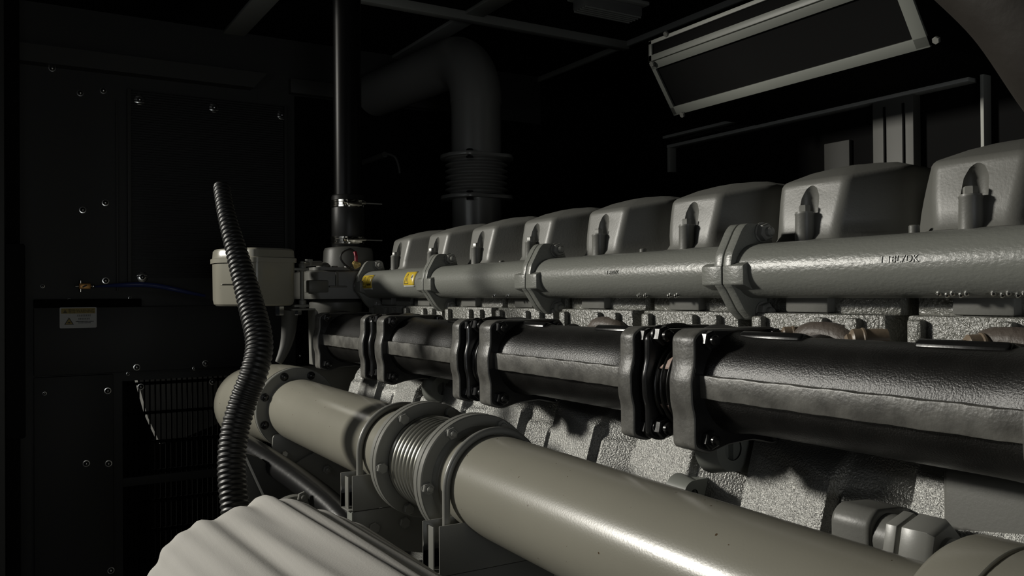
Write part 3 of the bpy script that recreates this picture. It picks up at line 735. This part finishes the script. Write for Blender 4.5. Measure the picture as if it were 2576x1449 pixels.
# drive housing below
t = thing('pulley_housing', 'grey housing with a pale side panel, low behind the corrugated hose', 'housing', (0.50, 1.9, -0.75))
a = [onY(u, v, 1.75) for u, v in ((612, 1148), (640, 1190), (672, 1262), (700, 1330), (620, 1340))]
obj('side_panel', MB().prism([(q.x, q.z) for q in a], (0, 1.75, 0), (1,0,0), (0,0,1), (0, 0.02, 0)), G['shroud'], t)
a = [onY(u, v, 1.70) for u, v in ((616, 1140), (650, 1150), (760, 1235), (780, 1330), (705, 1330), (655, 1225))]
obj('dark_panel', MB().prism([(q.x, q.z) for q in a], (0, 1.70, 0), (1,0,0), (0,0,1), (0, 0.03, 0)), G['wall'], t, bevel=0.002)  # dark plate beside the pale side panel
a = onY(742, 1320, 1.5)
obj('hub', MB().lathe([(0, 0.05), (0.01, 0.052), (0.012, 0.045), (0.03, 0.045)], a, (0,1,0), 40), G['flange'], t)
obj('nut', MB().hexa(onY(761, 1250, 1.495), (0,-1,0), 0.010, 0.006, 0.005), G['steel'], t)
a = [onY(u, v, 1.15) for u, v in ((1005, 1345), (1075, 1385), (1075, 1470), (1000, 1470))]
tag(obj('engine_mount', MB().box((0.50, 1.32, -0.62), (0.64, 1.36, -0.46)), G['wall'], bevel=0.004), 'dark mount block seen between the two pipe brackets', 'mount')

# ================================================================== CORRUGATED HOSE
hp = [onY(u, v, y) for u, v, y in ((556, 462, 1.66), (570, 540, 1.62), (597, 640, 1.58), (630, 760, 1.54), (652, 860, 1.50), (640, 935, 1.48), (612, 1010, 1.48), (590, 1090, 1.47), (583, 1180, 1.45), (592, 1290, 1.42), (600, 1400, 1.4))]
path = resample(catmull(hp, 14), 0.0016)
N_ = len(path)
def hr(i):
    s = i/N_; base = 0.0145 + 0.0085*sstep(0, 0.45, s) - 0.001*sstep(0.6, 1, s)
    return base + 0.0011*sin(i*0.0016/0.0088*2*pi) - (0.006 if i < 3 else 0)
tag(obj('corrugated_hose', MB().tube(path, 0.02, 28, rf=hr), G['rub'], ang=80), 'black corrugated hose hanging in a double curve in front of the grey filter housing', 'hose')

# ================================================================== FILTER HOUSING BEHIND THE HOSE
t = thing('filter_housing', 'pale grey cast box with a lipped lid and rounded base, behind the corrugated hose', 'housing', (0.50, 1.99, -0.025))
poly = inset_round([(0.430, 2.005), (0.490, 1.90), (0.592, 1.93), (0.592, 2.08), (0.435, 2.08)], 0.020, 5)
def scaled(poly, s): 
    cx_ = sum(p[0] for p in poly)/len(poly); cy_ = sum(p[1] for p in poly)/len(poly); return [(cx_+(p[0]-cx_)*s, cy_+(p[1]-cy_)*s) for p in poly]
def stack(levels):
    mb = MB(); n = len(levels[0][0]); vs = []; fs = []
    for pl, z in levels: vs += [(x, y, z) for x, y in pl]
    for j in range(len(levels)-1):
        for i in range(n): fs.append((j*n+i, j*n+(i+1) % n, (j+1)*n+(i+1) % n, (j+1)*n+i))
    fs += [tuple(range(n-1,-1,-1)), tuple(range((len(levels)-1)*n, len(levels)*n))]
    return mb.add(vs, fs)
obj('body', stack([(scaled(poly, 0.90), -0.022), (scaled(poly, 0.965), -0.018), (scaled(poly, 0.99), -0.008), (poly, 0.076)]), G['pipe'], t)
obj('lid', stack([(scaled(poly, 1.05), 0.076), (scaled(poly, 1.05), 0.086), (scaled(poly, 1.0), 0.088), (scaled(poly, 0.985), 0.104), (scaled(poly, 0.94), 0.108)]), G['pipe'], t)
obj('rib', MB().box((0.425, 1.925, 0.024), (0.47, 1.945, 0.028)).box((0.53, 1.915, 0.02), (0.537, 1.93, 0.055)), G['pipe'], t, bevel=0.002)
for z in (0.065, -0.02):
    p = Vector((0.612, 1.95, z)); obj('hinge_lug', MB().box((0.59, 1.94, z-0.006), (0.625, 1.965, z)).cyl(p + Vector((0,0,-0.008)), p + Vector((0,0,0.010)), 0.0085, n=16), G['flange'], t, bevel=0.001)
obj('hinge_rod', MB().cyl((0.612, 1.953, -0.02), (0.612, 1.953, 0.08), 0.005, n=14), G['flange'], t)
mb = MB().tube(catmull([(0.588, 1.97, -0.03), (0.588, 1.98, -0.08), (0.584, 1.985, -0.11), (0.575, 1.985, -0.135), (0.565, 1.985, -0.155)], 6), 0.022, 20, rf=lambda i: 0.020-0.0005*i)
obj('drain_spout', mb, G['band'], t)
obj('union_nut', MB().hexa((0.560, 1.955, -0.024), (0,0,-1), 0.011, 0.02), G['zinc'], t)
# angle bracket with zinc bolt right of it
t = thing('angle_bracket', 'grey bent angle bracket from the filter housing down beside the black manifold end', 'bracket', (0.63, 1.95, -0.16))
obj('top_plate', MB().box((0.585, 1.94, -0.0335), (0.640, 1.99, -0.0295)), G['flange'], t, bevel=0.001)
obj('side_plate', MB().prism(inset_round([(0.638, -0.030), (0.646, -0.038), (0.648, -0.163), (0.640, -0.163)], 0.003), (0, 1.94, 0), (1,0,0), (0,0,1), (0, 0.05, 0)), G['flange'], t)
obj('bolt', MB().hexa((0.603, 1.955, -0.034), (0,0,-1), 0.009, 0.010), G['zinc'], t)

# ================================================================== THERMOSTAT HOUSING + VENT PIPE
t = thing('thermostat_housing', 'grey cast thermostat housing joined to the far end of the manifold tube', 'housing', (0.74, 2.1, -0.08))
obj('base', stack([(inset_round([(0.664, 2.03), (0.80, 2.00), (0.87, 2.05), (0.87, 2.20), (0.664, 2.20)], 0.02, 5), -0.008), (inset_round([(0.66, 2.03), (0.80, 2.00), (0.87, 2.05), (0.87, 2.20), (0.66, 2.20)], 0.02, 5), 0.0), (inset_round([(0.66, 2.03), (0.80, 2.00), (0.87, 2.05), (0.87, 2.20), (0.66, 2.20)], 0.02, 5), 0.058), (inset_round([(0.665, 2.035), (0.80, 2.005), (0.865, 2.05), (0.865, 2.19), (0.665, 2.19)], 0.02, 5), 0.062)]), G['cover'], t)
obj('lid', stack([(inset_round([(0.668, 2.035), (0.80, 2.01), (0.86, 2.05), (0.86, 2.19), (0.668, 2.19)], 0.02, 5), 0.063), (inset_round([(0.668, 2.035), (0.80, 2.01), (0.86, 2.05), (0.86, 2.19), (0.668, 2.19)], 0.02, 5), 0.070)]), G['cover'], t)
obj('neck', MB().lathe([(0, 0.066), (0.045, 0.063), (0.052, 0.060), (0.055, 0.05)], (0.787, 2.12, 0.070), (0,0,1), 48), G['cover'], t)
obj('side_block', MB().box((0.650, 2.02, 0.008), (0.70, 2.06, 0.038)), G['cover'], t, bevel=0.003)
obj('rib', MB().box((0.70, 2.012, 0.020), (0.765, 2.03, 0.0245)).box((0.715, 2.012, 0.022), (0.722, 2.03, 0.06)), G['cover'], t, bevel=0.001)
obj('dome', MB().lathe([(0, 0.018), (0.008, 0.018), (0.014, 0.013), (0.017, 0.005), (0.018, 0)], (0.70, 2.06, 0.066), (0,0,1), 24), G['cover'], t)
obj('outlet', MB().cyl((TX, 1.99, TZ), (TX, 2.06, TZ), 0.031, n=40), G['cover'], t)
obj('volute', MB().lathe([(0, 0.055), (0.02, 0.066), (0.045, 0.066), (0.055, 0.05)], (0.745, 2.10, -0.062), (0,0,1), 40), G['cover'], t)
for u, v in ((845, 660), (878, 688)):
    p = onY(u, v, 2.03); obj('bolt', MB().hexa((p.x, 2.04, 0.066), (0,0,1), 0.008, 0.008), G['steel'], t)
obj('knob', MB().lathe([(0, 0.012), (0.01, 0.013), (0.014, 0.008), (0.015, 0)], (0.768, 2.005, 0.022), (0,-1,0.3), 20), G['steel'], t)
# linkage between the two housings
tag(obj('link_rod', MB().tube([(0.617, 1.97, 0.074), (0.655, 2.03, 0.078), (0.69, 2.05, 0.08)], 0.006, 12).lathe([(0, 0.009), (0.016, 0.009)], (0.650, 2.02, 0.072), (0,0,1), 16), G['steel']), 'short grey link between the filter housing and the thermostat housing', 'rod')
# sensor with red sleeve and gold connector
t = thing('sensor_plug', 'sensor plug with a red wire sleeve and gold connector on the thermostat housing', 'sensor', onY(893, 672, 1.99))
p = onY(893, 668, 1.99)
obj('connector', MB().lathe([(0, 0.002), (0.010, 0.011), (0.014, 0.011), (0.018, 0.008)], p + Vector((0,0,-0.008)), (0.3,-0.2,1), 6), G['gold'], t)
obj('red_sleeve', MB().tube([onY(896, 660, 1.99), onY(896, 645, 1.99), onY(893, 634, 2.0)], 0.004, 12), G['red'], t)
obj('wire', MB().tube(catmull([onY(893, 634, 2.0), onY(880, 627, 2.0), onY(862, 635, 2.0), onY(857, 650, 2.0), onY(870, 668, 2.0), onY(890, 680, 1.995)], 8), 0.0024, 10), G['rub'], t)
# vent pipe with coupling
VX, VY = 0.787, 2.12
tag(obj('vent_pipe', MB().cyl((VX, VY, 0.2602), (VX, VY, ZC), 0.036, n=40), G['vent']), 'thin black vertical pipe rising to the ceiling above the rubber coupling', 'pipe')
tag(obj('rubber_coupling', MB().lathe([(0, 0.040), (0.004, 0.0425), (0.131, 0.0425), (0.135, 0.040)], (VX, VY, 0.125), (0,0,1), 40), G['rub']), 'black rubber coupling between the vertical pipe and the thermostat housing', 'coupling')
for z, lab in ((0.237, 'chrome hose clamp at the top of the rubber coupling'), (0.1425, 'chrome hose clamp at the bottom of the rubber coupling')):
    t = thing('hose_clamp', lab, 'clamp', (VX, VY, z), 'chrome hose clamps on the coupling')
    obj('band', MB().lathe([(-0.010, 0.0432), (-0.009, 0.0445), (-0.004, 0.0445), (-0.003, 0.0437), (0.003, 0.0437), (0.004, 0.0445), (0.009, 0.0445), (0.010, 0.0432)], (VX, VY, z), (0,0,1), 48, caps=False), G['chrome'], t)
    obj('screw_housing', MB().box((VX-0.022, VY-0.054, z-0.008), (VX+0.018, VY-0.040, z+0.008)).cyl((VX-0.03, VY-0.047, z), (VX+0.03, VY-0.047, z), 0.0055, n=14), G['chrome'], t, bevel=0.001)
    obj('screw', MB().cyl((VX+0.02, VY-0.047, z), (VX+0.075, VY-0.047, z), 0.0018, n=10), G['steel'], t)

# ================================================================== EXHAUST STACK
ex = thing('exhaust_stack', 'dark vertical exhaust pipe with ribbed bellows, bending back under the ceiling', 'exhaust pipe', (1.21, 2.2, 0.05))
BXc, BYc = 1.213, 2.2
obj('lower_pipe', MB().cyl((BXc, BYc, 0.0), (BXc, BYc, 0.285), 0.072, n=56), G['duct'], ex)
prof = []
for k in range(6*12+1): s = k/72; prof.append((s*0.108, 0.084 + 0.008*cos(s*6*2*pi)))
obj('bellows', MB().lathe(prof, (BXc, BYc, 0.289), (0,0,1), 64), G['duct'], ex)
for z in (0.278, 0.397):
    fl = inset_round([(-0.105, -0.03), (-0.07, -0.085), (0.07, -0.085), (0.112, -0.03), (0.112, 0.03), (0.07, 0.085), (-0.07, 0.085), (-0.105, 0.03)], 0.02)
    obj('flange', MB().prism(fl, (BXc, BYc, z), (1,0,0), (0,1,0), (0,0,0.010)), G['duct'], ex, bevel=0.001)
    obj('bolt', MB().hexa((BXc-0.055, BYc-0.062, z-0.008), (0,0,1), 0.011, 0.026), G['exhblk'], ex)
obj('upper_pipe', MB().cyl((BXc, BYc, 0.407), (BXc, BYc, 0.562), 0.073, n=56), G['duct'], ex)
d_ = Vector((-0.08, 0.95, 0)).normalized()
path = [Vector((BXc, BYc, 0.56))] + [Vector((BXc, BYc, 0.572)) + d_*0.14*(1-cos(a_)) + Vector((0,0,0.14*sin(a_))) for a_ in [pi/2*k/12 for k in range(13)]]
path.append(path[-1] + d_*0.5)
obj('bend', MB().tube(path, 0.0755, 56), G['duct'], ex)
# small tap on the far bulkhead
t = thing('drain_tap', 'small bent metal tap on the dark bulkhead between the two vertical pipes', 'tap', onY(985, 400, 2.7))
p = [onY(u, v, 2.7) for u, v in ((960, 388), (978, 388), (994, 396), (1002, 415), (1006, 436))]
obj('spout', MB().tube(catmull(p, 6), 0.0045, 12), G['band'], t)
obj('body', MB().cyl(p[0] + Vector((0.012,0,0)), p[0] + Vector((0.012, 0.25, 0)), 0.010, n=16), G['band'], t)

# ================================================================== SMALL THINGS ON THE LEFT OF THE BULKHEAD
t = thing('brass_valve', 'orange brass valve with small side ports, left end of the blue hose', 'valve', onY(210, 720, 2.9))
p = onY(212, 720, 2.905)
obj('body', MB().box((p.x-0.015, p.y-0.012, p.z-0.0085), (p.x+0.017, p.y+0.012, p.z+0.0085)), G['brass'], t, bevel=0.002)
obj('mark', MB().obox(p + Vector((0,-0.0125,0)), (0.012,0,0.006), (0,0.0006,0), (-0.002,0,0.004)), G['black'], t)
obj('port', MB().cyl(p + Vector((-0.010,0,0.008)), p + Vector((-0.010,0,0.017)), 0.0045, n=14), G['chrome'], t)
obj('port', MB().cyl(p + Vector((-0.010,0,-0.017)), p + Vector((-0.010,0,-0.008)), 0.0045, n=14), G['chrome'], t)
obj('port', MB().cyl(p + Vector((-0.024,0,0)), p + Vector((-0.015,0,0)), 0.0035, n=14), G['chrome'], t)
obj('ferrule', MB().lathe([(0, 0.004), (0.006, 0.0065), (0.010, 0.0065), (0.014, 0.003)], p + Vector((0.016,0,0)), (1,0,0), 16), G['chrome'], t)
hpth = [onY(u, v, y) for u, v, y in ((240, 721, 2.905), (270, 719, 2.89), (310, 717, 2.87), (360, 716, 2.85), (400, 720, 2.84), (440, 728, 2.83), (480, 737, 2.83), (515, 744, 2.84))]
tag(obj('blue_hose', MB().tube(catmull(hpth, 8), 0.0055, 14, rf=lambda i: 0.003+0.005*sstep(0, 20, i)-0.003*sstep(36, 56, i)), G['blue']), 'dark blue hose curving right from the brass valve across the bulkhead', 'hose')
# warning label
YL = YB-0.0285
def lp(u, v): return onY(u, v, YL)
x0, x1 = lp(150, 800).x, lp(243, 800).x; z1, z0 = lp(196, 773).z, lp(196, 825).z
lab = obj('warning_label', MB().prism(inset_round([(x0, z0), (x1, z0), (x1, z1), (x0, z1)], 0.004), (0, YL-0.001, 0), (1,0,0), (0,0,1), (0, 0.0015, 0)), G['white'])
tag(lab, 'white warning label with a yellow header band and triangle, on the dark bulkhead', 'label')
W_, H_ = x1-x0, z1-z0
def lab_rect(a, b, c, d, m, nm, off=0.0015): return obj(nm, MB().box((x0+W_*a, YL-off, z0+H_*b), (x0+W_*c, YL-off+0.0006, z0+H_*d)), m, lab)
lab_rect(0.04, 0.70, 0.96, 0.95, G['ywall'], 'header_band')
tri = [(0.12, 0.17), (0.38, 0.17), (0.25, 0.52)]
obj('triangle', MB().prism([(x0+W_*a, z0+H_*b) for a, b in tri], (0, YL-0.0017, 0), (1,0,0), (0,0,1), (0,0.0006,0)), G['black'], lab)
tri2 = [(0.155, 0.195), (0.345, 0.195), (0.25, 0.455)]
obj('triangle_field', MB().prism([(x0+W_*a, z0+H_*b) for a, b in tri2], (0, YL-0.0021, 0), (1,0,0), (0,0,1), (0,0.0006,0)), G['ywall'], lab)
obj('hand_symbol', MB().prism([(x0+W_*a, z0+H_*b) for a, b in ((0.22, 0.24), (0.27, 0.23), (0.29, 0.31), (0.21, 0.28))], (0, YL-0.0025, 0), (1,0,0), (0,0,1), (0,0.0006,0)), G['black'], lab)
tri3 = [(0.09, 0.73), (0.20, 0.73), (0.145, 0.90)]
obj('small_triangle', MB().prism([(x0+W_*a, z0+H_*b) for a, b in tri3], (0, YL-0.0019, 0), (1,0,0), (0,0,1), (0,0.0006,0)), G['darkyel'], lab)
cu = bpy.data.curves.new('txt', 'FONT'); cu.body = '\u8b66\u544a/WARNING'; cu.size = H_*0.235; cu.align_x = 'LEFT'
to = bpy.data.objects.new('txt', cu); COL.objects.link(to); bpy.context.view_layer.update()
tm_ = bpy.data.meshes.new_from_object(to.evaluated_get(bpy.context.evaluated_depsgraph_get())); bpy.data.objects.remove(to)
wmax = max(v.co.x for v in tm_.vertices); sc = (W_*0.70)/wmax
for v in tm_.vertices: v.co = Vector((v.co.x*sc, 0, v.co.y))
tm_.materials.clear(); tm_.materials.append(G['darkyel'])
to = bpy.data.objects.new('header_text', tm_); COL.objects.link(to); to.parent = lab
to.location = Vector((x0+W_*0.23, YL-0.0020, z0+H_*0.74)) + UP - world_loc(lab)
mb = MB()
for (zc, a, b, hh, n) in ((0.60, 0.47, 0.85, 0.07, 8), (0.44, 0.50, 0.82, 0.07, 7), (0.31, 0.43, 0.92, 0.025, 14), (0.24, 0.50, 0.84, 0.025, 10)):
    for k in range(n):
        xa = a + (b-a)*k/n; xb = xa + (b-a)/n*0.82
        for q in range(3):
            zz = zc - hh/2 + hh*q/2; mb.box((x0+W_*xa, YL-0.0018, z0+H_*(zz-0.006)), (x0+W_*xb, YL-0.0012, z0+H_*(zz+0.006)))
        mb.box((x0+W_*(xa+0.3*(xb-xa)), YL-0.0018, z0+H_*(zc-hh/2)), (x0+W_*(xa+0.5*(xb-xa)), YL-0.0012, z0+H_*(zc+hh/2)))
obj('printed_lines', mb, G['black'], lab)

# ================================================================== WHITE FABRIC BUNDLE
def fab(i, j):
    nu, nv = 220, 130
    th = 2*pi*i/nu; s = j/(nv-1)                   # around, and from the near end to the far dome
    cx_, cz_, R = 0.264, -0.394, 0.159
    y = 0.30 + 0.80*min(s/0.72, 1.0); rr = R
    if s > 0.72:
        q = (s-0.72)/0.28*pi/2; y = 0.97 + 0.135*sin(q); rr = R*cos(q)**0.7 if q < pi/2-1e-3 else 0.001
    else: y = 0.30 + 0.67*s/0.72
    tw = th + 0.25*(y-0.9)
    plt = (0.0020+0.0011*sin(5*th+2))*sin(tw*24 + 1.1*sin(3*th) + 0.5*sin(y*9)) + 0.0035*sin(tw*9+1.3+0.8*sin(y*5)) + 0.0012*sin(tw*41+y*6)
    rr = max(rr + plt*min(1, rr/0.08), 0.0005)
    return (cx_ + rr*sin(th), y, cz_ + rr*cos(th))
mb = MB().grid(fab, 220, 130, True)
tag(obj('fabric_bundle', mb, G['cloth'], ang=80), 'white pleated fabric bundle in the lower left foreground, below the corrugated hose', 'fabric')

# ================================================================== FITTING AT THE LOWER RIGHT
t = thing('pipe_fitting', 'grey hexagonal pipe union screwed into a rounded boss on the engine side, lower right', 'fitting', (0.70, 0.5, -0.26))
FX, FZ = 0.712, -0.229
obj('boss', MB().prism(inset_round([(-0.026, -0.036), (-0.026, 0.016), (-0.014, 0.027), (0.03, 0.024), (0.09, 0.0), (0.09, -0.04), (0.0, -0.045)], 0.010, 5), (FX, 0.503, FZ), (1,0,0), (0,0,1), (0, 0.044, 0)), G['cover'], t, bevel=0.005, seg=3)
obj('boss_neck', MB().cyl((FX, 0.488, FZ), (FX, 0.506, FZ), 0.0225, n=32), G['cover'], t)
obj('lock_nut', MB().hexa((FX, 0.490, FZ), (0,-1,0), 0.0275, 0.013), G['steel'], t, bevel=0.0005)
obj('union_nut', MB().hexa((FX, 0.474, FZ), (0,-1,0), 0.0285, 0.030), G['steel'], t, bevel=0.0005)
mb = MB().tube(catmull([(FX, 0.446, FZ), (FX, 0.43, FZ), (FX+0.002, 0.40, FZ+0.002), (FX+0.006, 0.36, FZ+0.008), (FX+0.016, 0.32, FZ+0.026), (FX+0.03, 0.27, FZ+0.05), (FX+0.04, 0.2, FZ+0.06)], 8), 0.0115, 24, rf=lambda i: 0.014 if i < 5 else 0.0112)
obj('steel_line', mb, G['steel'], t)
# block between boss and lower edge on the crankcase, right side
obj('side_cover', MB().prism(inset_round([(0.0, -0.13), (0.06, -0.12), (0.06, -0.30), (0.0, -0.30)], 0.01), (0.745, 0.30, -0.03), (1,0,0), (0,0,1), (0, 0.17, 0)), G['cover'], eng, bevel=0.006, seg=3)

# ================================================================== BROWN DUCT IN THE TOP RIGHT CORNER
def duct_pt(u, v, d): r_ = ray(u, v); return r_ / FPX * d
path = catmull([duct_pt(1500, -3200, 0.30), duct_pt(2000, -760, 0.58), duct_pt(2210, -420, 0.62), duct_pt(2420, -190, 0.62), duct_pt(2600, -20, 0.60), duct_pt(2740, 180, 0.60), duct_pt(2850, 330, 0.64), duct_pt(3150, 420, 0.72), duct_pt(3700, 420, 0.80)], 8)
tag(obj('wrapped_duct', MB().tube(path, 0.046, 48), G['duct2']), 'blurred brown wrapped duct crossing the top right corner', 'duct')
